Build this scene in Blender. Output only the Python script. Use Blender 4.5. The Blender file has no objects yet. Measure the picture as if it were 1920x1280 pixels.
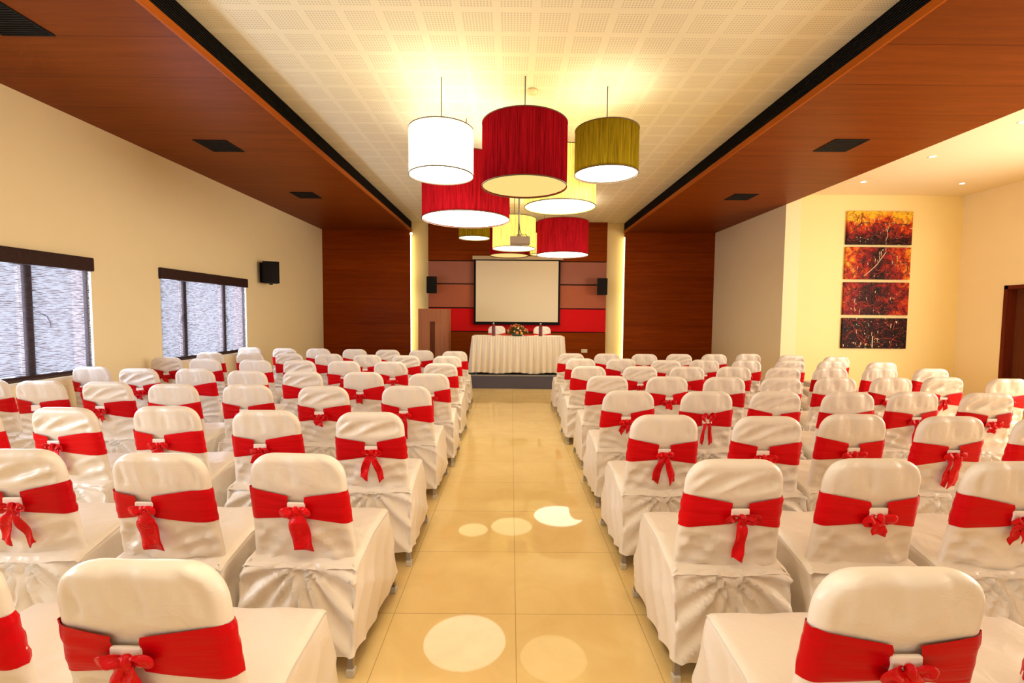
import bpy, bmesh, math, random
import numpy as np
from mathutils import Vector, Matrix
random.seed(7)
S = bpy.context.scene
C = S.collection
PI = math.pi

# ------------------------------------------------------------------ helpers
def link_mesh(name, verts, faces, mat, parent=None, smooth=False, loc=None):
    me = bpy.data.meshes.new(name)
    me.from_pydata([tuple(map(float, v)) for v in verts], [], faces)
    me.validate()
    if mat: me.materials.append(mat)
    if smooth:
        me.polygons.foreach_set('use_smooth', [True] * len(me.polygons))
    o = bpy.data.objects.new(name, me)
    C.objects.link(o)
    if parent: o.parent = parent
    if loc: o.location = loc
    return o

class MB:
    """collects shapes of one part"""
    def __init__(s): s.v = []; s.f = []
    def add(s, v, f):
        n = len(s.v); s.v += [tuple(p) for p in v]; s.f += [tuple(i + n for i in q) for q in f]; return s
    def box(s, x0, x1, y0, y1, z0, z1):
        v = [(x, y, z) for z in (z0, z1) for y in (y0, y1) for x in (x0, x1)]
        return s.add(v, [(0, 2, 3, 1), (4, 5, 7, 6), (0, 1, 5, 4), (2, 6, 7, 3), (0, 4, 6, 2), (1, 3, 7, 5)])
    def bbox(s, x0, x1, y0, y1, z0, z1, b=.01, seg=2):
        bm = bmesh.new()
        bmesh.ops.create_cube(bm, size=1)
        for w in bm.verts:
            w.co = Vector(((x0 + x1) / 2 + w.co.x * (x1 - x0), (y0 + y1) / 2 + w.co.y * (y1 - y0), (z0 + z1) / 2 + w.co.z * (z1 - z0)))
        bmesh.ops.bevel(bm, geom=list(bm.edges), offset=b, segments=seg, profile=.6, affect='EDGES')
        bm.verts.index_update()
        v = [tuple(w.co) for w in bm.verts]; f = [tuple(w.index for w in q.verts) for q in bm.faces]
        bm.free(); return s.add(v, f)
    def tube(s, pts, r, n=8, cap=True):
        pts = [Vector(p) for p in pts]; rs = r if isinstance(r, (list, tuple)) else [r] * len(pts)
        v = []; f = []
        for i, p in enumerate(pts):
            d = (pts[min(i + 1, len(pts) - 1)] - pts[max(i - 1, 0)]).normalized()
            a = d.cross(Vector((0, 0, 1)))
            if a.length < .05: a = d.cross(Vector((0, 1, 0)))
            a.normalize(); b = d.cross(a)
            for k in range(n):
                t = 2 * PI * k / n; v.append(tuple(p + (a * math.cos(t) + b * math.sin(t)) * rs[i]))
        for i in range(len(pts) - 1):
            for k in range(n):
                f.append((i * n + k, i * n + (k + 1) % n, (i + 1) * n + (k + 1) % n, (i + 1) * n + k))
        if cap:
            f.append(tuple(range(n))[::-1]); f.append(tuple((len(pts) - 1) * n + k for k in range(n)))
        return s.add(v, f)
    def lathe(s, prof, n=32, c=(0, 0, 0), cap0=False, cap1=False):
        v = []; f = []
        for r, z in prof:
            for k in range(n):
                t = 2 * PI * k / n; v.append((c[0] + r * math.cos(t), c[1] + r * math.sin(t), c[2] + z))
        for i in range(len(prof) - 1):
            for k in range(n):
                f.append((i * n + k, i * n + (k + 1) % n, (i + 1) * n + (k + 1) % n, (i + 1) * n + k))
        if cap0: f.append(tuple(range(n))[::-1])
        if cap1: f.append(tuple((len(prof) - 1) * n + k for k in range(n)))
        return s.add(v, f)
    def build(s, name, mat, parent=None, smooth=False, loc=None):
        return link_mesh(name, s.v, s.f, mat, parent, smooth, loc)

def thing(name, label, cat, loc=(0, 0, 0), rz=0, group=None):
    o = bpy.data.objects.new(name, None); C.objects.link(o)
    o.empty_display_size = .1
    o.location = loc; o.rotation_euler = (0, 0, rz)
    o['label'] = label; o['category'] = cat
    if group: o['group'] = group
    return o
def tag(o, label, cat, group=None):
    o['label'] = label; o['category'] = cat
    if group: o['group'] = group
    return o
def struct(o): o['kind'] = 'structure'; return o

# ------------------------------------------------------------------ materials
def newmat(name):
    m = bpy.data.materials.new(name); m.use_nodes = True
    nt = m.node_tree; nt.nodes.clear()
    out = nt.nodes.new('ShaderNodeOutputMaterial')
    return m, nt, out
def N(nt, t, **kw):
    n = nt.nodes.new(t)
    for k, v in kw.items():
        if k.startswith('i_'):
            n.inputs[k[2:].replace('_', ' ')].default_value = v
        else: setattr(n, k, v)
    return n
def L(nt, a, b): nt.links.new(a, b)
def math_(nt, op, a, b=None, c=None):
    n = nt.nodes.new('ShaderNodeMath'); n.operation = op
    for i, x in enumerate((a, b, c)):
        if x is None: continue
        if isinstance(x, (int, float)): n.inputs[i].default_value = x
        else: L(nt, x, n.inputs[i])
    return n.outputs[0]
def mixc(nt, fac, a, b):
    n = nt.nodes.new('ShaderNodeMix'); n.data_type = 'RGBA'
    if isinstance(fac, (int, float)): n.inputs[0].default_value = fac
    else: L(nt, fac, n.inputs[0])
    for i, x in ((6, a), (7, b)):
        if isinstance(x, tuple): n.inputs[i].default_value = (*x, 1) if len(x) == 3 else x
        else: L(nt, x, n.inputs[i])
    return n.outputs[2]
def coords(nt, scale=(1, 1, 1), kind='Object', rand=0):
    tc = N(nt, 'ShaderNodeTexCoord'); mp = N(nt, 'ShaderNodeMapping')
    mp.inputs['Scale'].default_value = scale
    L(nt, tc.outputs[kind], mp.inputs['Vector'])
    if rand:
        oi = N(nt, 'ShaderNodeObjectInfo')
        vm = N(nt, 'ShaderNodeVectorMath', operation='SCALE'); vm.inputs[0].default_value = (1, 1.7, 2.3)
        L(nt, oi.outputs['Random'], vm.inputs['Scale'])
        v2 = N(nt, 'ShaderNodeVectorMath', operation='SCALE'); v2.inputs['Scale'].default_value = rand
        L(nt, vm.outputs[0], v2.inputs[0]); L(nt, v2.outputs[0], mp.inputs['Location'])
    return mp.outputs[0]
def principled(nt, out, color=None, rough=.5, metal=0, spec=.5, normal=None, **kw):
    p = N(nt, 'ShaderNodeBsdfPrincipled')
    if isinstance(color, tuple): p.inputs['Base Color'].default_value = (*color, 1)
    elif color is not None: L(nt, color, p.inputs['Base Color'])
    if isinstance(rough, (int, float)): p.inputs['Roughness'].default_value = rough
    else: L(nt, rough, p.inputs['Roughness'])
    p.inputs['Metallic'].default_value = metal; p.inputs['Specular IOR Level'].default_value = spec
    if normal is not None: L(nt, normal, p.inputs['Normal'])
    for k, v in kw.items(): p.inputs[k].default_value = v
    L(nt, p.outputs[0], out.inputs[0]); return p
def bump(nt, h, strength=.3, dist=.01):
    b = N(nt, 'ShaderNodeBump'); b.inputs['Strength'].default_value = strength; b.inputs['Distance'].default_value = dist
    L(nt, h, b.inputs['Height']); return b.outputs[0]
def noise(nt, vec, scale=5, detail=3, rough=.5, dist=0):
    n = N(nt, 'ShaderNodeTexNoise'); L(nt, vec, n.inputs['Vector'])
    n.inputs['Scale'].default_value = scale; n.inputs['Detail'].default_value = detail
    n.inputs['Roughness'].default_value = rough; n.inputs['Distortion'].default_value = dist
    return n.outputs['Fac']
def ramp(nt, fac, stops, interp='LINEAR'):
    r = N(nt, 'ShaderNodeValToRGB'); r.color_ramp.interpolation = interp
    e = r.color_ramp.elements
    while len(e) < len(stops): e.new(.5)
    for i, (p, c) in enumerate(stops):
        e[i].position = p; e[i].color = (*c, 1) if len(c) == 3 else c
    L(nt, fac, r.inputs[0]); return r.outputs[0]
def simple(name, color, rough=.5, metal=0, spec=.5, var=.06, scale=12, bmp=0):
    m, nt, out = newmat(name)
    n = noise(nt, coords(nt), scale, 4)
    c = mixc(nt, n, tuple(max(0, x * (1 - var)) for x in color), tuple(min(1, x * (1 + var)) for x in color))
    nm = bump(nt, n, bmp, .004) if bmp else None
    principled(nt, out, c, rough, metal, spec, nm); return m
def emis(name, color, strength):
    m, nt, out = newmat(name)
    e = N(nt, 'ShaderNodeEmission'); e.inputs[0].default_value = (*color, 1); e.inputs[1].default_value = strength
    L(nt, e.outputs[0], out.inputs[0]); return m

WALL = (.90, .76, .47)
M = {}
M['wall'] = simple('wall_paint', WALL, .55, spec=.3, var=.015, scale=3, bmp=.02)
M['wall_cream'] = simple('cream_paint', (.88, .73, .36), .55, spec=.3, var=.015, scale=3)
M['wall_white'] = simple('white_reveal_paint', (.85, .78, .66), .5, var=.01)

def wood(name, c1, c2, grain='x', seam=None, rough=.32, seamaxis='y'):
    m, nt, out = newmat(name)
    sc = {'x': (.7, 14, 14), 'z': (14, 14, .7), 'y': (14, .7, 14)}[grain]
    v = coords(nt, sc)
    n1 = noise(nt, v, 1.2, 5, .6, .6); n2 = noise(nt, v, 6, 4, .6)
    f = math_(nt, 'ADD', math_(nt, 'MULTIPLY', n1, .65), math_(nt, 'MULTIPLY', n2, .35))
    c = ramp(nt, f, [(.32, c1), (.68, c2)])
    if seam:
        sp = N(nt, 'ShaderNodeSeparateXYZ'); tc = N(nt, 'ShaderNodeTexCoord'); L(nt, tc.outputs['Object'], sp.inputs[0])
        a = sp.outputs[{'x': 0, 'y': 1, 'z': 2}[seamaxis]]
        fr = math_(nt, 'FRACT', math_(nt, 'DIVIDE', math_(nt, 'SUBTRACT', a, seam[1]), seam[0]))
        mk = math_(nt, 'LESS_THAN', fr, .006 / seam[0])
        idx = math_(nt, 'FLOOR', math_(nt, 'DIVIDE', math_(nt, 'SUBTRACT', a, seam[1]), seam[0]))
        wn = N(nt, 'ShaderNodeTexWhiteNoise', noise_dimensions='1D'); L(nt, idx, wn.inputs['W'])
        c = mixc(nt, math_(nt, 'MULTIPLY', wn.outputs[0], .22), c, tuple(x * .6 for x in c1))
        c = mixc(nt, mk, c, tuple(x * .3 for x in c1))
    principled(nt, out, c, rough, spec=.04, normal=bump(nt, n2, .04, .002)); return m
M['soffit'] = wood('soffit_veneer', (.17, .036, .004), (.25, .060, .008), 'x', (.61, 3.62 - .61 * 20), .4)
M['brown'] = wood('brown_veneer', (.18, .026, .001), (.28, .050, .003), 'x', (.61, .02), .35, 'z')
M['lip'] = wood('lip_veneer', (.34, .075, .006), (.44, .11, .012), 'y', None, .35)
M['lectern'] = wood('lectern_veneer', (.30, .10, .045), (.42, .17, .08), 'z', None, .4)
M['doorwood'] = wood('door_veneer', (.10, .028, .010), (.16, .045, .016), 'z', None, .4)
M['doorframe'] = wood('door_frame_wood', (.10, .016, .006), (.15, .026, .010), 'z', None, .4)
M['black'] = simple('black_metal', (.006, .006, .007), .6, spec=.1)
M['blackplastic'] = simple('black_plastic', (.010, .008, .007), .55, spec=.12)
M['grey'] = simple('grey_metal', (.35, .33, .30), .35, .6)
M['steel'] = simple('brushed_steel', (.42, .36, .28), .35, .9)
M['footcap'] = simple('pale_plastic', (.55, .50, .42), .5)
M['framebrown'] = simple('dark_window_frame', (.055, .022, .018), .4)

# floor: polished 0.6 m tiles
m, nt, out = newmat('polished_tile'); M['floor'] = m
tc = N(nt, 'ShaderNodeTexCoord'); sp = N(nt, 'ShaderNodeSeparateXYZ'); L(nt, tc.outputs['Object'], sp.inputs[0])
def joint(a, off):
    t = math_(nt, 'DIVIDE', math_(nt, 'SUBTRACT', a, off), .6)
    fr = math_(nt, 'FRACT', t); w = .0026
    return math_(nt, 'MAXIMUM', math_(nt, 'LESS_THAN', fr, w), math_(nt, 'GREATER_THAN', fr, 1 - w)), math_(nt, 'FLOOR', t)
jx, ix = joint(sp.outputs[0], .034 - .6 * 40); jy, iy = joint(sp.outputs[1], 2.21 - .6 * 40)
cv = N(nt, 'ShaderNodeCombineXYZ'); L(nt, ix, cv.inputs[0]); L(nt, iy, cv.inputs[1])
wn = N(nt, 'ShaderNodeTexWhiteNoise', noise_dimensions='2D'); L(nt, cv.outputs[0], wn.inputs['Vector'])
n1 = noise(nt, coords(nt, (1, 1, 1)), 3.5, 6, .6, .8); n2 = noise(nt, coords(nt, (1, 1, 1)), 90, 2, .5)
c = ramp(nt, n1, [(.3, (.72, .50, .20)), (.7, (.80, .59, .26))])
c = mixc(nt, math_(nt, 'MULTIPLY', wn.outputs[0], .25), c, (.70, .46, .19))
c = mixc(nt, math_(nt, 'MULTIPLY', n2, .12), c, (.88, .68, .38))
c = mixc(nt, math_(nt, 'MAXIMUM', jx, jy), c, (.42, .27, .11))
principled(nt, out, c, .03, spec=.18)

# perforated ceiling (0.3 m fields of punched holes)
m, nt, out = newmat('perforated_plasterboard'); M['ceiling'] = m
tc = N(nt, 'ShaderNodeTexCoord'); sp = N(nt, 'ShaderNodeSeparateXYZ'); L(nt, tc.outputs['Object'], sp.inputs[0])
def holes(a, off):
    fr = math_(nt, 'FRACT', math_(nt, 'DIVIDE', math_(nt, 'SUBTRACT', a, off), .301))
    inside = math_(nt, 'LESS_THAN', math_(nt, 'ABSOLUTE', math_(nt, 'SUBTRACT', fr, .5)), .405)
    hx = math_(nt, 'FRACT', math_(nt, 'MULTIPLY', math_(nt, 'SUBTRACT', fr, .095), 10 / .81))
    hole = math_(nt, 'LESS_THAN', math_(nt, 'ABSOLUTE', math_(nt, 'SUBTRACT', hx, .5)), .27)
    return math_(nt, 'MULTIPLY', inside, hole)
hm = math_(nt, 'MULTIPLY', holes(sp.outputs[0], .17 - .301 * 40), holes(sp.outputs[1], 3.634 - .301 * 40))
c = mixc(nt, hm, (.83, .77, .57), (.62, .55, .39))
principled(nt, out, c, .7, spec=.2)
M['ceiling_plain'] = simple('alcove_ceiling_paint', (.84, .72, .52), .6, spec=.2, var=.01)

# chair cover satin
m, nt, out = newmat('ivory_satin_cover'); M['cover'] = m
v = coords(nt, (1, 1, 1), rand=7)
nA = noise(nt, coords(nt, (5, 5, 2.4), rand=7), 1.5, 2, .45, 1.0); nB = noise(nt, coords(nt, (7, 7, 12), rand=5), 1.3, 2, .45, 1.4)
def ridge(n, p):
    r = math_(nt, 'SUBTRACT', 1, math_(nt, 'ABSOLUTE', math_(nt, 'MULTIPLY', math_(nt, 'SUBTRACT', n, .5), 3.2))); return math_(nt, 'POWER', math_(nt, 'MAXIMUM', r, 0), p)
h = math_(nt, 'ADD', math_(nt, 'MULTIPLY', ridge(nA, 2.2), .8), math_(nt, 'MULTIPLY', ridge(nB, 2.5), .35))
p = principled(nt, out, (.80, .715, .62), .37, spec=.5, normal=bump(nt, h, .10, .018))
p.inputs['Sheen Weight'].default_value = .1; p.inputs['Sheen Roughness'].default_value = .4
# red satin
m, nt, out = newmat('red_satin'); M['red'] = m
oi = N(nt, 'ShaderNodeObjectInfo')
c = mixc(nt, oi.outputs['Random'], (.50, .0005, .004), (.66, .001, .005))
nA = noise(nt, coords(nt, (2, 2, 30), rand=5), 1.5, 2, .5, .6)
p = principled(nt, out, c, .38, spec=.12, normal=bump(nt, nA, .3, .014))
m, nt, out = newmat('red_satin_ribbon'); M['red_tail'] = m
oi = N(nt, 'ShaderNodeObjectInfo')
c = mixc(nt, oi.outputs['Random'], (.56, .0006, .004), (.72, .002, .006))
nA = noise(nt, coords(nt, (6, 6, 6), rand=5), 5, 2, .5, .6)
p = principled(nt, out, c, .34, spec=.2, normal=bump(nt, nA, .5, .02))
M['buckle'] = simple('white_elastic_buckle', (.88, .78, .72), .45, var=.02)

# ------------------------------------------------------------------ room shell
XL, XR, YB, YF = -4.70, 5.05, 11.69, -5.0
ZS, ZC, XSL, XSR = 3.56, 3.79, -2.52, 2.82
YA, XA = 8.645, 8.35
struct(MB().box(XL - .25, XA + .3, YF - .2, YB + .3, -.12, 0).build('floor', M['floor']))
struct(MB().box(XL - .25, XR, YF - .2, YB + .3, ZC, ZC + .1).build('ceiling', M['ceiling']))
struct(MB().box(XR, XA + .3, YF - .2, YA + .1, ZC - .04, ZC + .1).build('ceiling_alcove', M['ceiling_plain']))
# soffits (lowered wood ceilings along both sides)
struct(MB().box(XL, XSL, YF, YB, ZS, ZC).build('ceiling_soffit_left', M['soffit']))
struct(MB().box(XSR, XR, YF, YB, ZS, ZC).build('ceiling_soffit_right', M['soffit']))
# left wall with window openings
WZ0, WZ1 = .79, 2.05
openings = [(.2, 2.2), (3.2, 5.2), (6.21, 8.22)]
w = MB(); y = YF
for a, b in openings:
    w.box(XL - .22, XL, y, a, 0, ZC); w.box(XL - .22, XL, a, b, 0, WZ0); w.box(XL - .22, XL, a, b, WZ1, ZC); y = b
w.box(XL - .22, XL, y, YB + .2, 0, ZC)
struct(w.build('wall_left', M['wall']))
struct(MB().box(XL - .22, XR + .2, YB, YB + .2, 0, ZC).build('wall_front', M['wall_cream']))
# rear wall (behind the camera) with a wide opening added for the fill light
w = MB(); w.box(XL - .2, -3.6, YF - .2, YF, 0, ZC); w.box(3.6, XA + .2, YF - .2, YF, 0, ZC)
w.box(-3.6, 3.6, YF - .2, YF, 2.9, ZC)
struct(w.build('wall_rear', M['wall']))
# right side: partition beyond the alcove, alcove walls
struct(MB().box(XR, XR + .28, YA - .03, YB, 0, ZC).build('wall_right', M['wall']))
struct(MB().box(XR + .28, XA + .25, YA, YA + .2, 0, ZC).build('wall_alcove', M['wall_cream']))
w = MB(); DY0, DY1, DZ = 6.85, 7.82, 2.04
w.box(XA, XA + .25, YF, .0, 0, ZC); w.box(XA, XA + .25, .0, 6.0, 0, .6); w.box(XA, XA + .25, .0, 6.0, 2.8, ZC); w.box(XA, XA + .25, 6.0, DY0, 0, ZC); w.box(XA, XA + .25, DY1, YA, 0, ZC); w.box(XA, XA + .25, DY0, DY1, DZ, ZC)  # leaves an unseen opening, added to let the side fill in
struct(w.build('wall_alcove_side', M['wall']))
# door
dr = struct(MB().box(XA + .15, XA + .19, DY0 + .05, DY1 - .05, .005, DZ - .05).build('door_1', M['doorwood']))
f = MB(); f.box(XA - .012, XA + .25, DY1 - .05, DY1 + .012, 0, DZ + .012); f.box(XA - .012, XA + .25, DY0 - .012, DY0 + .05, 0, DZ + .012); f.box(XA - .012, XA + .25, DY0, DY1, DZ - .05, DZ + .012)
f.build('door_frame', M['doorframe'], dr)
hd = MB(); hd.tube([(XA + .15, DY0 + .14, 1.0), (XA + .10, DY0 + .14, 1.0), (XA + .10, DY0 + .26, 1.0)], .011, 8)
hd.build('door_handle', M['grey'], dr, True)

# grille strips along the soffit edges and wood lips
def grille(name, x, sgn, label):
    t = thing(name, label, 'air grille', (x, 0, 0))
    MB().box(*sorted((.0, sgn * .004)), YF + .05, YB - .02, ZS + .055, ZC - .004).build('backing', M['black'], t)
    b = MB()
    for k in range(9):
        z = ZS + .062 + k * .0195
        b.box(*sorted((sgn * .004, sgn * .016)), YF + .05, YB - .02, z, z + .007)
    b.build('slats', M['blackplastic'], t)
grille('linear_air_grille', XSL, 1, 'long black linear air grille along the left wooden ceiling edge')
grille('linear_air_grille', XSR, -1, 'long black linear air grille along the right wooden ceiling edge')
struct(MB().box(XSL, XSL + .02, YF + .05, YB - .005, ZS - .012, ZS + .052).build('trim_1', M['lip']))
struct(MB().box(XSR - .02, XSR, YF + .05, YB - .005, ZS - .012, ZS + .052).build('trim_2', M['lip']))

# square ceiling vents
def vent(x, y, label):
    t = thing('ceiling_vent', label, 'vent', (x, y, ZS), 0, 'square vents in the wooden ceiling')
    f = MB()
    for a in ((-.2, .2, -.2, -.185), (-.2, .2, .185, .2), (-.2, -.185, -.185, .185), (.185, .2, -.185, .185)): f.box(a[0], a[1], a[2], a[3], -.008, .0)
    f.build('frame', M['black'], t)
    MB().box(-.186, .186, -.186, .186, -.002, .0).build('backing', M['black'], t)
    s = MB()
    for k in range(14): s.box(-.185, .185, -.178 + k * .0265, -.168 + k * .0265, -.007, -.002)
    s.build('slats', M['blackplastic'], t)
vent(-3.66, 3.42, 'square black ceiling vent at the top left corner of the photo')
vent(-3.66, 5.90, 'middle square black vent in the left wooden ceiling')
vent(-3.63, 8.27, 'square black vent in the left wooden ceiling, nearest the stage')
vent(3.96, 5.69, 'square black vent in the right wooden ceiling, nearer the camera')
vent(3.97, 8.12, 'square black vent in the right wooden ceiling, nearer the stage')

# end walls either side of the stage
def endpanel(n, x0, x1):
    o = struct(MB().box(x0, x1, YB - .12, YB, 0, ZS).build('trim_%d' % n, M['brown'])); return o
endpanel(3, XL, XSL); endpanel(4, XSR, XR)
LED = emis('warm_led', (1.0, .80, .36), 9)
def led(x0, x1, lab):
    o = MB().bbox(x0, x1, YB - .085, YB - .055, 0, ZS - .12, .004, 1).build('led_strip', LED); tag(o, lab, 'light strip', 'light strips beside the stage')
led(XSL + .002, XSL + .026, 'glowing warm light strip on the edge of the left brown panel')
led(XSR - .026, XSR - .002, 'glowing warm light strip on the edge of the right brown panel')
o = MB().lathe([(.001, .0), (.03, .005), (.036, .03), (.03, .055), (.001, .06)], 16, (XSL + .045, YB - .2, 3.43)).build('spot_lamp', emis('small_spot_glow', (1, .85, .6), 3), None, True)
tag(o, 'small glowing spot lamp at the top of the left stage light strip', 'lamp')

# stage back wall : wood boards plus three upholstered bands
PX0, PX1, PY = -2.07, 2.37, 11.56
struct(MB().box(PX0, PX1, PY, YB, 2.83, ZC).build('trim_5', M['brown']))
struct(MB().box(PX0, PX1, PY, YB, 0, 1.055).build('trim_6', M['brown']))
struct(MB().box(PX0, PX1, PY + .03, YB, 1.05, 2.84).build('trim_7', M['blackplastic']))
def band(z0, z1, col, lab):
    m = simple('fabric_' + lab.split()[0], col, .8, spec=.2, var=.08, scale=160, bmp=.15)
    o = MB().bbox(PX0 + .003, PX1 - .003, PY - .02, PY + .03, z0 + .012, z1 - .012, .018, 3).build('upholstered_panel', m, None, False)
    tag(o, lab, 'wall panel', 'upholstered bands behind the stage')
band(2.247, 2.82, (.36, .13, .085), 'mauve brown upholstered wall band behind the stage, topmost of three')
band(1.652, 2.247, (.42, .115, .055), 'rust brown upholstered wall band behind the stage, middle of three')
band(1.062, 1.652, (.66, .004, .006), 'bright red upholstered wall band behind the stage, lowest of three')

# stage
M['carpet'] = simple('grey_carpet', (.112, .105, .140), .95, spec=.1, var=.3, scale=220, bmp=.4)
M['carpet_top'] = simple('grey_nosing', (.22, .20, .19), .6, var=.1)
st = thing('stage', 'low grey carpeted stage under the skirted table', 'stage', (0, 0, 0))
MB().box(-2.4, 2.7, 9.25, PY - .001, 0, .25).build('riser', M['carpet'], st)
MB().bbox(-2.41, 2.71, 9.235, PY - .001, .25, .268, .005, 1).build('stage_top', M['carpet_top'], st)

# ------------------------------------------------------------------ windows and blinds
m, nt, out = newmat('woven_blind'); M['blind'] = m
tc = N(nt, 'ShaderNodeTexCoord'); sp = N(nt, 'ShaderNodeSeparateXYZ'); L(nt, tc.outputs['Object'], sp.inputs[0])
nw = noise(nt, coords(nt, (1, 6, 6)), 1.0, 2, .5)
zz = math_(nt, 'ADD', math_(nt, 'DIVIDE', sp.outputs[2], .0165), math_(nt, 'MULTIPLY', nw, 1.2))
row = math_(nt, 'FLOOR', zz); fr = math_(nt, 'FRACT', zz)
cv = N(nt, 'ShaderNodeCombineXYZ'); L(nt, math_(nt, 'MULTIPLY', sp.outputs[1], 13), cv.inputs[0]); L(nt, math_(nt, 'MULTIPLY', row, 7.31), cv.inputs[1])
n1 = noise(nt, cv.outputs[0], 1.0, 1, .5)
thick = math_(nt, 'MULTIPLY', math_(nt, 'SUBTRACT', n1, .36), 1.9)
f1 = ramp(nt, math_(nt, 'SUBTRACT', fr, thick), [(.0, (.10, .10, .10)), (.12, (.84, .84, .84))])
tr = N(nt, 'ShaderNodeBsdfTransparent'); tr.inputs[0].default_value = (.92, .94, 1, 1)
df = N(nt, 'ShaderNodeBsdfDiffuse'); df.inputs[0].default_value = (.10, .07, .07, 1)
tl = N(nt, 'ShaderNodeBsdfTranslucent'); tl.inputs[0].default_value = (.20, .165, .175, 1)
ms0 = N(nt, 'ShaderNodeMixShader'); ms0.inputs[0].default_value = .4; L(nt, df.outputs[0], ms0.inputs[1]); L(nt, tl.outputs[0], ms0.inputs[2])
ms = N(nt, 'ShaderNodeMixShader'); L(nt, f1, ms.inputs[0]); L(nt, ms0.outputs[0], ms.inputs[1]); L(nt, tr.outputs[0], ms.inputs[2])
L(nt, ms.outputs[0], out.inputs[0])
m, nt, out = newmat('window_glass'); M['glass'] = m
tr = N(nt, 'ShaderNodeBsdfTransparent'); gl = N(nt, 'ShaderNodeBsdfGlossy'); gl.inputs['Roughness'].default_value = .02
ms = N(nt, 'ShaderNodeMixShader'); ms.inputs[0].default_value = .06; L(nt, tr.outputs[0], ms.inputs[1]); L(nt, gl.outputs[0], ms.inputs[2]); L(nt, ms.outputs[0], out.inputs[0])

def window(n, y0, y1, mull, handles, blindlab):
    fx = XL - .045
    f = MB(); t = .055
    f.box(fx - .05, fx, y0, y1, WZ0, WZ0 + t); f.box(fx - .05, fx, y0, y1, WZ1 - t, WZ1)
    f.box(fx - .05, fx, y0, y0 + t, WZ0 + t, WZ1 - t); f.box(fx - .05, fx, y1 - t, y1, WZ0 + t, WZ1 - t)
    for yy in (y0, y1 - .012): f.box(XL - .215, fx - .05, yy, yy + .012, WZ0 + .001, WZ1 - .001)
    for a, b in mull: f.box(fx - .05, fx + .01, a, b, WZ0 + t, WZ1 - t)
    fr = struct(f.build('window_%d' % n, M['framebrown']))
    e = [y0] + [v for ab in mull for v in ab] + [y1]
    for i in range(0, len(e), 2):
        MB().box(fx - .028, fx - .022, e[i] + (t if i == 0 else .002), e[i + 1] - (t if i == len(e) - 2 else .002), WZ0 + t, WZ1 - t).build('window_pane', M['glass'], fr)
    for hy, s in handles:
        MB().tube([(fx + .005, hy, 1.45), (fx + .013, hy + s * .01, 1.45), (fx + .013, hy + s * .06, 1.43), (fx + .013, hy + s * .09, 1.37), (fx + .013, hy + s * .095, 1.32)], .006, 8).build('window_handle', M['black'], fr, True)
    # sill and reveal lining
    r = MB(); r.box(XL - .044, XL + .012, y0 - .03, y1 + .03, WZ0 - .03, WZ0 - .001)
    r.build('window_sill', M['wall_white'], fr)
    r = MB(); r.box(XL - .044, XL + .004, y1 - .006, y1 - .0005, WZ0, WZ1); r.box(XL - .044, XL + .004, y0 + .0005, y0 + .006, WZ0, WZ1)
    r.build('window_reveal', M['wall_white'], fr)
    if blindlab:
        b = thing('window_blind', blindlab, 'blind', (XL, 0, 0), 0, 'woven blinds on the left wall')
        MB().bbox(-.045, .045, y0 - .02, y1 + .0, 1.925, 2.075, .012, 2).build('valance', M['blindbox'], b)
        MB().box(-.018, -.016, y0 + .012, y1 - .012, WZ0 + .055, 1.93).build('blind_fabric', M['blind'], b)
        MB().box(-.020, -.010, y0 + .012, y1 - .012, WZ0 + .03, WZ0 + .056).build('bottom_rail', M['blindbox'], b)
    l = bpy.data.lights.new('daylight', 'AREA'); l.shape = 'RECTANGLE'; l.size = WZ1 - WZ0 + .8; l.size_y = y1 - y0 + .9
    l.energy = WIN_E; l.color = (.80, .90, 1.0)
    lo = bpy.data.objects.new('daylight', l); C.objects.link(lo); lo.location = (XL - .45, (y0 + y1) / 2, (WZ0 + WZ1) / 2); lo.rotation_euler = (0, -PI / 2, 0)
m, nt, out = newmat('brown_woven_valance'); M['blindbox'] = m
n1 = noise(nt, coords(nt, (1, 30, 200)), 1.0, 3, .5)
principled(nt, out, ramp(nt, n1, [(.4, (.018, .006, .005)), (.75, (.06, .022, .018))]), .6, spec=.3)
WIN_E = 420
window(1, 3.2, 5.2, [(3.95, 4.03), (4.49, 4.59)], [(4.66, 1)], 'brown woven roller blind on the larger window at the photo left edge')
window(2, 6.21, 8.22, [(6.66, 6.76), (7.58, 7.68)], [(6.72, -1), (7.63, 1)], 'brown woven roller blind on the window beside the wall speaker')
window(3, .2, 2.2, [(.9, 1.02), (1.5, 1.62)], [], None)

# ------------------------------------------------------------------ camera
cam = bpy.data.cameras.new('camera'); cam.sensor_width = 36; cam.lens = 865.19 / 1920 * 36; cam.clip_start = .05
co = bpy.data.objects.new('camera', cam); C.objects.link(co); S.camera = co
r_ = Vector((0.99996074, -0.00192086, 0.00865072)); u_ = Vector((-0.00852752, 0.0568627, 0.99834559)); f_ = Vector((0.00240958, 0.99838016, -0.05684409))
mt = Matrix.Identity(4)
for i in range(3): mt[i][0] = r_[i]; mt[i][1] = u_[i]; mt[i][2] = -f_[i]
mt.translation = Vector((0, 0, 1.48)); co.matrix_world = mt

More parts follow.
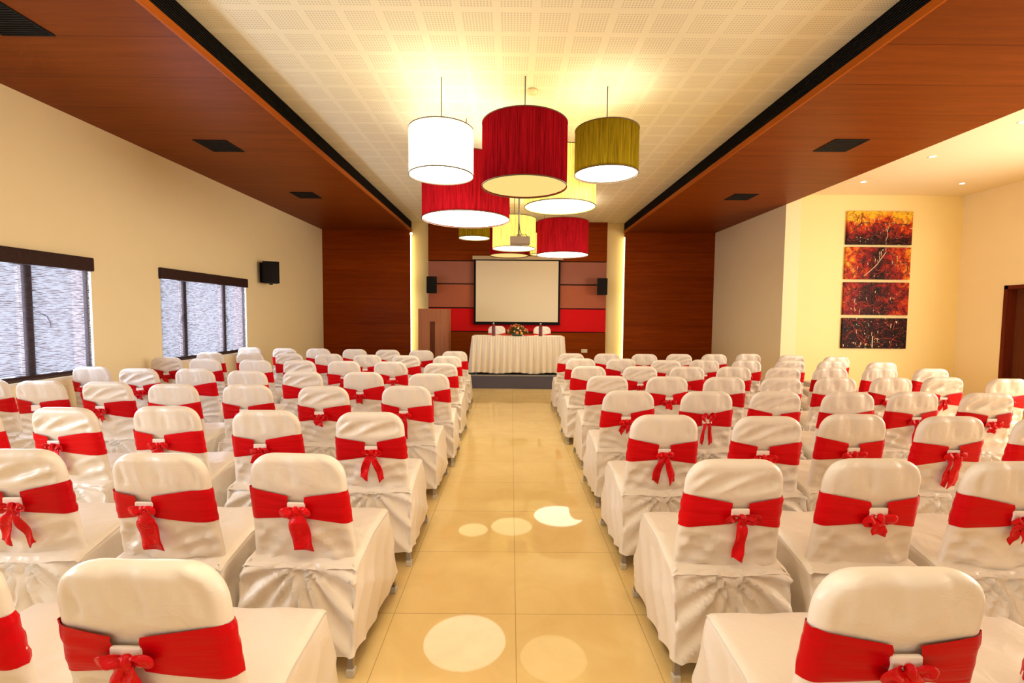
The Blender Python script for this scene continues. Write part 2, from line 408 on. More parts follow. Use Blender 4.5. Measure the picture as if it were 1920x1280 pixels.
# ------------------------------------------------------------------ banquet chair
ZT = .905
def W_(z):
    z = np.asarray(z, float)
    base = np.interp(z, [.36, .44, .60, .75, .905], [.222, .222, .212, .203, .198])
    rc = .105; zc = ZT - rc
    k = np.clip((z - zc) / rc, 0, 1)
    return np.where(z > zc, base - rc + rc * np.sqrt(np.maximum(0, 1 - k ** 2.2)), base)
def Y0_(z): return np.interp(z, [.36, .44, .905], [.085, .075, .0])
def T_(x, z):
    R = .034
    ds = np.clip((W_(z) - np.abs(x)) / R, 0, 1); dt = np.clip((ZT - z) / R, 0, 1)
    e = np.sqrt(1 - (1 - ds) ** 2) * np.sqrt(1 - (1 - dt) ** 2)
    a = np.clip(np.abs(x) / .2, 0, 1)
    return e * (.026 + .010 * (1 - a ** 2))
def fold(t, k=.75):
    """cloth fold profile: rounded valleys, crisp crests"""
    return 1 - 2 * np.abs(np.sin(t / 2)) ** k
def wrinkle(x, z, sd):
    r = random.Random(sd); ph = [r.uniform(0, 6.28) for _ in range(8)]; k = [r.uniform(.8, 1.25) for _ in range(8)]
    am = [r.uniform(.4, 1.3) for _ in range(8)]
    zz = z; d = np.zeros_like(x)
    edge = np.clip((W_(z) - np.abs(x)) / .05, 0, 1)
    # pinch at the sash
    pass
    low = 1 / (1 + np.exp((zz - .62) / .012))
    # side folds running from sash corners to lower centre
    for s, i in ((-1, 0), (1, 1)):
        m = np.clip((s * x - .0) / .15, 0, 1)
        d += .0045 * am[i] * low * m * fold((95 * k[i]) * (zz * .95 - .55 * s * x + 1.2 * x * x) + ph[i])
        d += .0030 * am[i + 2] * low * m * fold((60 * k[i + 2]) * (zz * .6 + .75 * s * x) + ph[i + 2])
    # swag between
    d += .004 * am[4] * low * fold(38 * k[4] * (zz - .9 * x * x * 3) + ph[4]) * (1 - np.clip(np.abs(x) / .2, 0, 1))
    up = 1 / (1 + np.exp(-(zz - .735) / .008))
    d += .0022 * up * np.exp(-(zz - .735) / .06) * np.sin(110 * k[5] * x + ph[5] + 9 * zz)
    if sd % 3 == 1:  # slack covers with diagonal folds above the sash
        d += .0060 * up * edge * fold(70 * k[6] * (zz - .55 * x + .9 * x * x) + ph[6]) * np.clip((.86 - zz) / .05, 0, 1)
    else:
        d += .0016 * up * edge * np.sin(35 * k[6] * (x + .4 * zz) + ph[6])
    d = d * edge * 2.3
    sash = 1 / (1 + np.exp((np.abs(zz - .685) - .095) / .007))
    d = d * (1 - sash) - .018 * np.exp(-((zz - .683) / .045) ** 2) * edge * .5
    return .014 * np.tanh(d * 1.35 / .014) * np.where(d > 0, .8, 1.5)
def back_mesh(sd):
    nc, nr = 44, 52
    a = np.sin(np.linspace(-1, 1, nc) * PI / 2)
    s = np.linspace(0, 1, nr); zr = .36 + (ZT - .36) * (1 - (1 - s) ** 1.5) * 1.0
    Z = np.repeat(zr[:, None], nc, 1); X = W_(Z) * a[None, :]
    t = T_(X, Z); r = wrinkle(X, Z, sd); r2 = wrinkle(X, Z, sd + 50) * .4
    V = []; F = []
    Yr = Y0_(Z) - np.maximum(t + r * (t > 0), 0); Yf = Y0_(Z) + np.maximum(t + r2 * (t > 0), 0)
    for Yy, flip in ((Yr, 0), (Yf, 1)):
        o = len(V); V += list(zip(X.ravel(), Yy.ravel(), Z.ravel()))
        for i in range(nr - 1):
            for j in range(nc - 1):
                q = (o + i * nc + j, o + i * nc + j + 1, o + (i + 1) * nc + j + 1, o + (i + 1) * nc + j)
                F.append(q[::-1] if flip else q)
    bm = bmesh.new(); vs = [bm.verts.new(v) for v in V]
    for q in F: bm.faces.new([vs[i] for i in q])
    bmesh.ops.remove_doubles(bm, verts=bm.verts, dist=.0012)
    me = bpy.data.meshes.new('backrest'); bm.to_mesh(me); bm.free()
    me.materials.append(M['cover']); me.polygons.foreach_set('use_smooth', [True] * len(me.polygons)); return me
RING = []
def ringpts(hwr, hwf, y0, y1, n=30, rc=.011):
    # quadrilateral with rounded corners, starts rear-left, counter-clockwise
    cs = [(-hwr, y0), (hwr, y0), (hwf, y1), (-hwf, y1)]
    P = []
    for i in range(4):
        A = np.array(cs[i]); B = np.array(cs[(i + 1) % 4]); Pv = np.array(cs[i - 1])
        ab = (B - A) / np.linalg.norm(B - A); pa = (A - Pv) / np.linalg.norm(A - Pv)
        for t in (0, .5): P.append(A - pa * rc * (1 - t) ** 2 + ab * rc * t ** 2)
        A2 = A + ab * rc; B2 = B - ab * rc
        for k in range(n): P.append(A2 + (B2 - A2) * k / n)
    return np.array(P)
def skirt_mesh(sd):
    r = random.Random(sd * 7 + 3); ph = [r.uniform(0, 6.28) for _ in range(10)]; am = [r.uniform(.6, 1.3) for _ in range(10)]
    nk = 26; rings = []
    Pt = ringpts(.243, .222, .008, .50); Pb = ringpts(.254, .254, -.062, .565)
    nn = len(Pt)
    # outward normals
    def nrm(P):
        d = np.roll(P, -1, 0) - np.roll(P, 1, 0); n = np.stack([d[:, 1], -d[:, 0]], 1); return n / np.linalg.norm(n, axis=1)[:, None]
    for k in range(nk):
        s = k / (nk - 1)
        P = Pt + (Pb - Pt) * (s ** .9); n = nrm(P)
        yy = (P[:, 1] - P[:, 1].min()) / (P[:, 1].max() - P[:, 1].min())
        ztop = .428 + .040 * np.clip(yy * 2.2, 0, 1)
        cornr = np.clip(1 - np.minimum(np.hypot(np.abs(P[:, 0]) - .262, P[:, 1] + .05), np.hypot(np.abs(P[:, 0]) - .262, P[:, 1] - .55)) / .22, 0, 1)
        zb = .058 + .035 * cornr
        z = ztop + (zb - ztop) * s + (.002 if k == 0 else 0)
        dz = ztop - z
        rear = np.clip(-n[:, 1], 0, 1); side = np.abs(n[:, 0]); front = np.clip(n[:, 1], 0, 1)
        ang = np.arctan2(dz + .012, np.abs(P[:, 0]) + 1e-4); rr = np.hypot(dz, P[:, 0])
        d = rear * .026 * am[0] * fold(ang * (13 + 3 * am[1]) + ph[0] + (P[:, 0] > 0) * ph[1]) * np.clip(rr / .03, 0, 1) * np.exp(-rr / .28) * np.clip(dz / .02, 0, 1)
        d += rear * .018 * am[2] * fold(46 * (dz - .8 * np.abs(P[:, 0])) + ph[2] * np.sign(P[:, 0])) * np.clip((rr - .12) / .12, 0, 1)
        d += side * (.006 * np.sin(PI * s) + .008 * am[3] * fold(40 * (P[:, 1] * .9 + dz * .55) + ph[3] * np.sign(P[:, 0])) * np.clip(s * 3, 0, 1))
        d += side * .006 * am[5] * fold(22 * (dz - .6 * P[:, 1]) + ph[5])  * np.clip(s * 3, 0, 1)
        d += front * (.006 * np.sin(60 * P[:, 0] + ph[4]) * s)
        # ridge along the rear seams
        Q = P + n * (d[:, None] - (.018 if k == 0 else 0))
        rings.append(np.column_stack([Q, z]))
    V = np.concatenate(rings); F = []
    for k in range(nk - 1):
        for j in range(nn):
            F.append((k * nn + j, (k + 1) * nn + j, (k + 1) * nn + (j + 1) % nn, k * nn + (j + 1) % nn))
    me = bpy.data.meshes.new('skirt'); me.from_pydata([tuple(map(float, v)) for v in V], [], F)
    me.materials.append(M['cover']); me.polygons.foreach_set('use_smooth', [True] * len(me.polygons)); return me
def seat_mesh(sd):
    r = random.Random(sd * 11 + 5); ph = [r.uniform(0, 6.28) for _ in range(6)]
    n = 30; V = []; F = []
    for i in range(n):
        s = i / (n - 1); y = .004 + s * .500; hw = .246 + (.225 - .246) * s
        for j in range(n):
            a = -1 + 2 * j / (n - 1); x = a * hw
            z = .428 + .046 * min(1, s * 2.2)
            z += .008 * (1 - a ** 4) * (1 - (2 * s - 1) ** 6) - .010 * math.exp(-((s - .0) / .2) ** 2) * (1 - abs(a))
            z += .0030 * math.sin(16 * (x * 1.5 + y) + ph[0]) * (1 - a * a) + .0022 * math.sin(55 * (y - abs(x)) + ph[1]) * abs(a) * (1 - abs(a)) * 4 * (1 - s)
            if s > .94: z -= .012 * ((s - .94) / .06) ** 2
            if abs(a) > .93: z -= .009 * ((abs(a) - .93) / .07) ** 2
            if s < .04: z -= .006
            V.append((x, y, z))
    for i in range(n - 1):
        for j in range(n - 1):
            F.append((i * n + j, i * n + j + 1, (i + 1) * n + j + 1, (i + 1) * n + j))
    me = bpy.data.meshes.new('seat'); me.from_pydata(V, [], F)
    me.materials.append(M['cover']); me.polygons.foreach_set('use_smooth', [True] * len(me.polygons)); return me
def yrear(x, z): return float(Y0_(z) - T_(np.array(x), np.array(z)))
def sash_mesh(bx, tilt, sd):
    r = random.Random(sd + 90)
    path = []   # (x fraction or absolute, side)  rear-left inner -> left edge -> front -> right edge -> rear-right inner
    nr = 16
    for k in range(nr): path.append(('r', (bx - .034) + (-1 - (bx - .034) / .206) * .206 * (k / (nr - 1)) ** .8 * 1.0))
    path.append(('e', -1))
    for k in range(14): path.append(('f', -.2 + .4 * k / 13))
    path.append(('e', 1))
    for k in range(nr)[::-1]: path.append(('r', (bx + .034) + (.206 - (bx + .034)) * (k / (nr - 1)) ** .8))
    rows = 9; V = []; F = []; p1 = r.uniform(0, 6); amp = r.uniform(.7, 1.3)
    for (kd, x) in path:
        xa = (x * .208 if kd == 'e' else x)
        u = min(1, abs(xa - bx) / .2)
        hh = .038 + (.072 - .038) * u ** .8
        zc = .683 + tilt * xa - .004 * (1 - u)
        for j in range(rows):
            q = -1 + 2 * j / (rows - 1); z = zc + hh * q
            pl = .0022 * amp * math.sin(q * 8 + p1 + xa * 9) + .0015 * math.sin(q * 17 - xa * 25)
            dl = .0045 + pl * .8
            if abs(q) > .99: dl -= .002
            if kd == 'e': V.append((math.copysign(float(W_(z)) + dl + .001, x), float(Y0_(z)), z))
            else:
                xx = max(-float(W_(z)) - dl, min(float(W_(z)) + dl, xa)); xs = max(-float(W_(z)) + .004, min(float(W_(z)) - .004, xx))
                t = float(T_(np.array(xs), np.array(z)))
                # keep clear of the cover, which is pinched here
                V.append((xx, float(Y0_(z)) + (t + dl) * (-1 if kd == 'r' else 1), z))
    n = len(path)
    for i in range(n - 1):
        for j in range(rows - 1):
            a = i * rows + j; F.append((a, a + 1, a + rows + 1, a + rows))
    me = bpy.data.meshes.new('sash'); me.from_pydata(V, [], F)
    me.materials.append(M['red']); me.polygons.foreach_set('use_smooth', [True] * len(me.polygons)); return me
def ribbon(name, pts, widths, twist=None, sd=0, cut=0, mat='red_tail'):
    """pts: list of (x, z, d) on the rear face, d = distance off the cover; widths per point"""
    r = random.Random(sd); ns = 22; P = np.array(pts, float); Wd = np.array(widths, float)
    tt = np.linspace(0, 1, len(P)); s = np.linspace(0, 1, ns)
    # smooth interpolation
    def sm(col):
        y = np.interp(s, tt, col)
        for _ in range(2): y[1:-1] = (y[:-2] + 2 * y[1:-1] + y[2:]) / 4
        return y
    X, Z, D, Ww = sm(P[:, 0]), sm(P[:, 1]), sm(P[:, 2]), sm(Wd)
    rows = 7; V = []; F = []; ph = r.uniform(0, 6); ph2 = r.uniform(0, 6)
    for i in range(ns):
        a = max(0, i - 1); b = min(ns - 1, i + 1)
        tx, tz = X[b] - X[a], Z[b] - Z[a]; l = math.hypot(tx, tz) + 1e-6; tx /= l; tz /= l
        sx, sz = -tz, tx
        for j in range(rows):
            q = -1 + 2 * j / (rows - 1)
            off = 0
            if i == ns - 1: off = cut * q * .5
            x = X[i] + sx * q * Ww[i] / 2 + tx * off; z = Z[i] + sz * q * Ww[i] / 2 + tz * off
            d = D[i] + .005 * math.sin(q * 2.6 + ph + s[i] * 4) + .004 * math.sin(s[i] * 11 + ph2 + q)
            zc = min(max(z, .37), ZT - .02)
            y = yrear(max(-.19, min(.19, x)), zc) - max(d, .004) - (.008 if z < .63 else .002)
            V.append((x, y, z))
    n0 = len(V)
    V += [(x, y - .0018, z) for x, y, z in V]
    for i in range(ns - 1):
        for j in range(rows - 1):
            a = i * rows + j; q = (a, a + 1, a + rows + 1, a + rows); F.append(q); F.append(tuple(k + n0 for k in q[::-1]))
    bd = [j for j in range(rows)] + [i * rows + rows - 1 for i in range(1, ns)] + [(ns - 1) * rows + j for j in range(rows - 2, -1, -1)] + [i * rows for i in range(ns - 2, 0, -1)]
    for k in range(len(bd)):
        a, b = bd[k], bd[(k + 1) % len(bd)]; F.append((a, a + n0, b + n0, b))
    me = bpy.data.meshes.new(name); me.from_pydata(V, [], F)
    me.materials.append(M[mat]); me.polygons.foreach_set('use_smooth', [True] * len(me.polygons)); return me
def knot_mesh(name, bx, bz, rx, rz, d, sd, loops=0):
    """gathered satin knot with a flattened ribbon loop either side, one mesh"""
    r = random.Random(sd); V = []; F = []
    p = [r.uniform(0, 6) for _ in range(4)]; n, m = 16, 22
    for i in range(n):
        th = PI * i / (n - 1)
        for j in range(m):
            f = 2 * PI * j / m; k = 1 + .16 * math.sin(5 * f + p[0] + 2 * th) + .10 * math.sin(9 * f + p[1])
            lx = .015 * math.sin(th) * math.cos(f) * k; lz = rz * .78 * math.cos(th); ly = .013 * math.sin(th) * math.sin(f) * k
            x = bx + lx + lz * .2 * math.sin(p[2]); z = bz + lz
            V.append((x, yrear(max(-.18, min(.18, x)), z) - d - .012 + ly, z))
    for i in range(n - 1):
        for j in range(m): F.append((i * m + j, i * m + (j + 1) % m, (i + 1) * m + (j + 1) % m, (i + 1) * m + j))
    if loops:
        for sg in (-1, 1):
            a = r.uniform(-.012, .010); l = rx * r.uniform(.95, 1.35); w = rz * r.uniform(.9, 1.25)
            me = ribbon('x', [(bx, bz, .008), (bx + sg * l * .55, bz + a + .008, .020), (bx + sg * l, bz + a + .004, .026), (bx + sg * l * 1.12, bz + a - .006, .020), (bx + sg * l * .6, bz + a - .014, .012), (bx, bz - .004, .008)],
                        [.012, w * 1.1, w * 1.35, w * 1.2, w, .012], sd=sd + sg, cut=0)
            o = len(V); V += [tuple(v.co) for v in me.vertices]; F += [tuple(i + o for i in q.vertices) for q in me.polygons]
            bpy.data.meshes.remove(me)
    me = bpy.data.meshes.new(name); me.from_pydata(V, [], F)
    me.materials.append(M['red_tail']); me.polygons.foreach_set('use_smooth', [True] * len(me.polygons)); return me
def buckle_mesh(bx):
    b = MB(); y = yrear(bx, .68)
    b.bbox(bx - .037, bx + .037, y - .011, y - .0005, .652, .702, .004, 2)
    me = bpy.data.meshes.new('buckle'); me.from_pydata(b.v, [], b.f); me.materials.append(M['buckle']); return me
BOWS = {
 'V': lambda x, s: [knot_mesh('bow', x, .668, .034, .022, .004, s, 1),
      ribbon('ribbon_tail', [(x, .665, .012), (x - .022, .62, .012), (x - .045, .56, .010), (x - .052, .50, .010)], [.022, .045, .046, .045], sd=s, cut=.03),
      ribbon('ribbon_tail', [(x + .004, .665, .016), (x + .020, .61, .014), (x + .042, .55, .010), (x + .052, .49, .012)], [.020, .036, .042, .034], sd=s + 1, cut=-.03)],
 'W': lambda x, s: [knot_mesh('bow', x, .667, .036, .030, .006, s, 1),
      ribbon('ribbon_tail', [(x, .672, .022), (x + .006, .62, .018), (x + .014, .55, .012), (x + .022, .492, .012)], [.040, .078, .082, .080], sd=s, cut=.018)],
 'C': lambda x, s: [knot_mesh('bow', x, .664, .046, .026, .005, s, 1),
      ribbon('ribbon_tail', [(x + .002, .665, .018), (x + .001, .61, .014), (x, .54, .010), (x - .001, .478, .010)], [.036, .046, .047, .047], sd=s, cut=.03)],
 'L': lambda x, s: [knot_mesh('bow', x, .658, .040, .032, .006, s, 1),
      ribbon('ribbon_tail', [(x - .004, .655, .018), (x - .008, .625, .018), (x - .004, .590, .014)], [.040, .070, .060], sd=s, cut=.03)],
 'S': lambda x, s: [knot_mesh('bow', x, .664, .032, .024, .005, s, 1),
      ribbon('ribbon_tail', [(x, .662, .015), (x - .024, .625, .015), (x - .048, .575, .010)], [.026, .048, .036], sd=s, cut=.03),
      ribbon('ribbon_tail', [(x + .002, .66, .019), (x + .012, .62, .017), (x + .018, .580, .012)], [.024, .040, .038], sd=s + 1, cut=-.03)],
 'T': lambda x, s: [knot_mesh('bow', x + .006, .672, .048, .026, .006, s, 1),
      ribbon('ribbon_tail', [(x - .018, .668, .014), (x - .026, .61, .014), (x - .034, .54, .010), (x - .044, .48, .010)], [.030, .034, .038, .042], sd=s, cut=.02),
      ribbon('ribbon_tail', [(x + .012, .668, .020), (x + .016, .60, .018), (x + .012, .53, .014), (x + .010, .47, .012)], [.034, .056, .060, .056], sd=s + 1, cut=-.02)],
 'Y': lambda x, s: [ribbon('bow', [(x - .012, .668, .012), (x - .045, .70, .016), (x - .022, .732, .018), (x, .690, .014)], [.018, .026, .026, .016], sd=s),
      ribbon('bow', [(x + .012, .668, .012), (x + .048, .70, .016), (x + .028, .738, .018), (x, .690, .014)], [.018, .026, .026, .016], sd=s + 2),
      ribbon('ribbon_tail', [(x - .012, .662, .010), (x - .026, .60, .012), (x - .034, .53, .010), (x - .040, .49, .010)], [.022, .026, .030, .026], sd=s, cut=.03),
      ribbon('ribbon_tail', [(x + .010, .662, .010), (x + .020, .60, .012), (x + .030, .53, .010), (x + .036, .485, .010)], [.022, .028, .032, .034], sd=s + 1, cut=-.02)],
 'F': lambda x, s: []}
BOWTXT = {'V': 'split-tail red bow', 'W': 'wide single-tail red bow', 'C': 'long narrow-tail red bow', 'L': 'short crumpled red bow', 'S': 'short two-tail red bow', 'T': 'long two-tail red bow', 'Y': 'butterfly red bow', 'F': 'red sash and white buckle'}

BACKS = [back_mesh(i) for i in range(6)]; SKIRTS = [skirt_mesh(i) for i in range(5)]; SEATS = [seat_mesh(i) for i in range(4)]
SASH = {}; BOWM = {}; BUCK = {}
def leg_pair():
    ms = []
    for sx in (-1, 1):
        for (yb, yt) in ((-.042, .05), (.53, .46)):
            b = MB(); hw = .0115
            v = []
            for (x, y, z) in ((sx * .238, yb, .03), (sx * .205, yt, .42)):
                v += [(x - hw, y - hw, z), (x + hw, y - hw, z), (x + hw, y + hw, z), (x - hw, y + hw, z)]
            b.add(v, [(0, 1, 5, 4), (1, 2, 6, 5), (2, 3, 7, 6), (3, 0, 4, 7), (0, 3, 2, 1), (4, 5, 6, 7)])
            me = bpy.data.meshes.new('leg'); me.from_pydata(b.v, [], b.f); me.materials.append(M['steel'])
            c = MB(); c.bbox(sx * .240 - .016, sx * .240 + .016, yb - .019, yb + .013, 0, .034, .003, 1)
            mc = bpy.data.meshes.new('foot_cap'); mc.from_pydata(c.v, [], c.f); mc.materials.append(M['footcap'])
            ms.append((me, mc))
    return ms
LEGS = leg_pair()
def mkobj(name, me, parent):
    o = bpy.data.objects.new(name, me); C.objects.link(o); o.parent = parent; return o
PROTO = None
def make_chair(loc, rz, label, group, bow='L', bx=0., sd=0, tilt=0., cat='chair'):
    t = thing('banquet_chair', label, cat, loc, rz, group)
    mkobj('backrest', BACKS[sd % 6], t); mkobj('skirt', SKIRTS[sd % 5], t); mkobj('seat', SEATS[sd % 4], t)
    bx = round(bx, 2); ks = (bx, round(tilt, 2), sd % 3)
    if ks not in SASH: SASH[ks] = sash_mesh(*ks)
    s = mkobj('sash', SASH[ks], t)
    if 'first' not in SASH: SASH['first'] = 1
    if bx not in BUCK: BUCK[bx] = buckle_mesh(bx)
    mkobj('buckle', BUCK[bx], s)
    kb = (bow, bx, sd % 3)
    if kb not in BOWM: BOWM[kb] = BOWS[bow](bx + .004, sd % 3 * 10 + 1)
    for me in BOWM[kb]: mkobj(me.name.split('.')[0], me, s)
    for me, mc in LEGS:
        l = mkobj('leg', me, t); mkobj('foot_cap', mc, l)
    return t

CH = {
'L': [[(-.86, 1.04), (-1.41, 1.06)],
 [(-.88, 1.87), (-1.44, 1.86), (-2.08, 1.9)],
 [(-.83, 2.69), (-1.46, 2.72), (-2.12, 2.81), (-2.69, 2.75), (-3.25, 2.72)],
 [(-.84, 3.69), (-1.49, 3.64), (-2.13, 3.70), (-2.73, 3.7), (-3.34, 3.79), (-3.90, 3.80), (-4.40, 3.86)],
 [(-.8, 4.48), (-1.47, 4.57), (-2.09, 4.60), (-2.62, 4.6), (-3.25, 4.72), (-3.82, 4.71), (-4.40, 4.82)],
 [(-.83, 5.43), (-1.47, 5.60), (-2.05, 5.64), (-2.6, 5.66), (-3.16, 5.68), (-3.82, 5.74), (-4.40, 5.88)],
 [(-.89, 6.42), (-1.48, 6.47), (-1.99, 6.52), (-2.62, 6.62), (-3.21, 6.66), (-3.8, 6.70), (-4.38, 6.70)],
 [(-.89, 7.29), (-1.42, 7.41), (-1.98, 7.47), (-2.55, 7.53), (-3.18, 7.60), (-3.72, 7.6), (-4.38, 7.72)]],
'R': [[(.912, 1.03), (1.465, 1.02)],
 [(.92, 1.84), (1.5, 1.86), (2.06, 1.84)],
 [(.91, 2.68), (1.51, 2.66), (2.07, 2.74), (2.62, 2.7), (3.17, 2.68)],
 [(.92, 3.55), (1.53, 3.55), (2.06, 3.58), (2.60, 3.56), (3.15, 3.61), (3.69, 3.58)],
 [(.94, 4.43), (1.51, 4.41), (2.04, 4.41), (2.6, 4.42), (3.15, 4.46), (3.71, 4.47), (4.30, 4.54), (4.86, 4.46)],
 [(.9, 5.28), (1.5, 5.3), (2.05, 5.33), (2.6, 5.35), (3.15, 5.31), (3.72, 5.32), (4.34, 5.37), (4.89, 5.32)],
 [(.95, 6.22), (1.49, 6.25), (2.03, 6.08), (2.59, 6.19), (3.13, 6.16), (3.78, 6.20), (4.32, 6.18), (4.90, 6.05)],
 [(.93, 7.06), (1.48, 7.07), (2.05, 7.04), (2.6, 7.1), (3.16, 7.13), (3.76, 7.26), (4.24, 6.95 + .1), (4.80, 6.86)]]}
for blk, sg in (('L', -1), ('R', 1)):
    for row in CH[blk]:
        for i in range(1, len(row)):
            x = row[i][0]; px = row[i - 1][0]
            if abs(x - px) < .555: x = px + sg * .555
            row[i] = (max(x, -4.42) if blk == 'L' else x, row[i][1])
BOWTYPE = {('L', 1, 1): ('T', -.03), ('L', 2, 1): ('W', .0), ('L', 2, 2): ('W', -.06), ('L', 2, 3): ('V', .0),
 ('L', 3, 1): ('V', .01), ('L', 3, 2): ('S', -.03), ('L', 3, 3): ('L', -.04), ('L', 3, 4): ('W', -.06), ('L', 3, 5): ('L', 0),
 ('L', 4, 1): ('C', -.02), ('L', 4, 2): ('L', -.03), ('L', 4, 3): ('L', -.02), ('L', 4, 4): ('F', 0), ('L', 4, 5): ('S', -.05), ('L', 4, 6): ('F', -.03), ('L', 4, 7): ('F', .06),
 ('L', 5, 1): ('C', .02), ('L', 5, 2): ('L', -.03), ('L', 5, 3): ('C', .04), ('L', 5, 5): ('L', -.04), ('L', 5, 6): ('L', .02), ('L', 5, 7): ('W', -.08),
 ('L', 6, 2): ('C', .03), ('L', 6, 3): ('V', .0), ('R', 1, 1): ('W', .01), ('R', 2, 1): ('C', .02), ('R', 2, 2): ('L', .02), ('R', 2, 3): ('S', .03),
 ('R', 3, 1): ('V', .0), ('R', 3, 2): ('L', -.03), ('R', 3, 3): ('C', .0), ('R', 3, 4): ('T', .01), ('R', 4, 1): ('S', -.02), ('R', 4, 2): ('Y', .0), ('R', 4, 3): ('F', 0),
 ('R', 4, 5): ('C', .02), ('R', 4, 6): ('L', .03), ('R', 5, 2): ('L', .02), ('R', 5, 7): ('S', .0), ('R', 5, 8): ('V', .0), ('R', 6, 2): ('S', .0)}
ORD = ['', 'first', 'second', 'third', 'fourth', 'fifth', 'sixth', 'seventh', 'eighth']
ROT = {('L', 1, 1): -1, ('L', 2, 1): -3, ('L', 2, 2): -2, ('L', 2, 3): 2, ('R', 1, 1): 1, ('R', 2, 1): 1, ('R', 2, 2): 1, ('L', 3, 4): -2}
rnd = random.Random(3)
for blk in 'LR':
    for ri, row in enumerate(CH[blk], 1):
        for ci, (x, y) in enumerate(row, 1):
            key = (blk, ri, ci)
            bow, bx = BOWTYPE.get(key, (rnd.choice('LLSCF'), rnd.choice([-.03, 0, .03])))
            desc = BOWTXT[bow] if key in BOWTYPE else 'red sash'
            rowtxt = 'row nearest camera' if ri == 1 else ORD[ri] + ' row from camera'
            lab = 'white chair, %s, %s block, %s, %s from aisle' % (desc, {'L': 'left', 'R': 'right'}[blk], rowtxt, ORD[ci])
            rot = ROT.get(key, rnd.uniform(-1.5, 1.5))
            if (blk == 'L' and x < -4.2) : rot = 0
            sd = (ri * 5 + ci * 7 + (11 if blk == 'R' else 0)) % 30
            make_chair((x, y, 0), math.radians(rot), lab, 'white covered chairs in rows %s of the aisle' % {'L': 'left', 'R': 'right'}[blk], bow, bx, sd, rnd.uniform(-.06, .06))

# two chairs behind the stage table, facing the hall
for x, lab in ((-.33, 'white covered chair behind the stage table, left of the flowers'), (.72, 'white covered chair behind the stage table, right of the flowers')):
    t = make_chair((x, 10.72, .268), PI, lab, 'chairs behind the stage table', 'F', 0, 2)
    t.scale = (1, 1, 1.06)

# ------------------------------------------------------------------ skirted table
tb = thing('skirted_table', 'long table on the stage with a pleated cream satin skirt', 'table', (.15, 9.68, .268))
m, nt, out = newmat('cream_satin_skirt'); M['skirting'] = m
principled(nt, out, (.82, .72, .56), .42, spec=.4, normal=bump(nt, noise(nt, coords(nt, (1, 1, 1)), 14, 3), .3, .02))
b = MB(); b.bbox(-.93, .93, -.30, .30, .755, .785, .008, 2); b.build('tabletop', M['skirting'], tb)
V = []; F = []; rr = random.Random(5)
per = []
for k in range(520):
    t = k / 520 * (2 * 1.86 + 2 * .60)
    if t < 1.86: p, n = (-.93 + t, -.30), (0, -1)
    elif t < 2.46: p, n = (.93, -.30 + t - 1.86), (1, 0)
    elif t < 4.32: p, n = (.93 - (t - 2.46), .30), (0, 1)
    else: p, n = (-.93, .30 - (t - 4.32)), (-1, 0)
    per.append((p, n, t))
nk = 14; jit = [rr.uniform(-1, 1) for _ in range(60)]
for k in range(nk):
    s = k / (nk - 1); z = .782 - s * .745
    for (p, n, t) in per:
        j = jit[int(t * 9) % 60] * .5 + jit[(int(t * 9) + 1) % 60] * .5
        a = .006 + .016 * s
        hi = math.sin(t * 2 * PI / .052 + jit[int(t * 4) % 60] * .6) * .009 * (1 - .7 * s)
        lo = math.sin(t * 2 * PI / .125 + 1.3 * math.sin(t * 3.1)) * .030 * s ** .8
        cx = 1 + .055 * s
        d = .008 + hi + lo + .03 * s
        V.append((p[0] * (1 + .035 * s) + n[0] * d, p[1] * (1 + .0 * s) + n[1] * d, z + (.012 * math.sin(t * 9) * (s > .97))))
np_ = len(per)
for k in range(nk - 1):
    for j in range(np_): F.append((k * np_ + j, (k + 1) * np_ + j, (k + 1) * np_ + (j + 1) % np_, k * np_ + (j + 1) % np_))
link_mesh('table_skirt', V, F, M['skirting'], tb, True)
for x in (-.86, .86):
    for y in (-.25, .25): MB().tube([(x, y, 0), (x, y, .755)], .015, 8).build('leg', M['grey'], tb)
TZ = .268 + .785
# things on the table
M['bottle'] = simple('dark_red_sleeve', (.16, .008, .012), .35)
M['cap'] = simple('grey_cap', (.35, .33, .33), .4)
for x, lab in ((-.36, 'dark red bottle on the stage table, left of the flowers'), (.61, 'dark red bottle on the stage table, right of the flowers')):
    t = thing('bottle', lab, 'bottle', (x, 9.52, TZ), 0, 'bottles on the stage table')
    MB().lathe([(.001, 0), (.036, 0), (.038, .01), (.038, .17), (.034, .20), (.016, .225), (.014, .24)], 20).build('body', M['bottle'], t, True)
    MB().lathe([(.016, .238), (.017, .24), (.017, .268), (.012, .272), (.001, .272)], 16).build('cap', M['cap'], t, True)
fl = thing('flower_arrangement', 'low mixed flower arrangement in the middle of the stage table', 'flowers', (.13, 9.52, TZ))
MB().lathe([(.001, 0), (.10, 0), (.13, .05), (.12, .055), (.001, .05)], 20).build('bowl', simple('dark_green_bowl', (.05, .08, .03), .5), fl, True)
leaf = MB(); rr = random.Random(11)
for k in range(150):
    a = rr.uniform(0, 2 * PI); e = rr.uniform(-.05, 1.2); R0 = .05; R1 = rr.uniform(.17, .28)
    d = Vector((math.cos(a) * math.cos(e), math.sin(a) * math.cos(e) * .6, math.sin(e) * .75)); p0 = Vector((0, 0, .05)) + d * R0; p1 = Vector((0, 0, .05)) + d * R1
    sd = d.cross(Vector((0, 0, 1))).normalized() * .012; mid = (p0 + p1 * 2) / 3 + Vector((0, 0, .012))
    leaf.add([p0, mid + sd, p1, mid - sd, mid + Vector((0, 0, .004))], [(0, 1, 4), (1, 2, 4), (2, 3, 4), (3, 0, 4)])
leaf.build('leaves', simple('leaf_green', (.10, .15, .03), .5, var=.4), fl)
fcols = [('orange', (.85, .30, .06)), ('peach', (.90, .50, .28)), ('cream', (.90, .78, .55)), ('crimson', (.28, .01, .02)), ('yellow', (.85, .55, .08))]
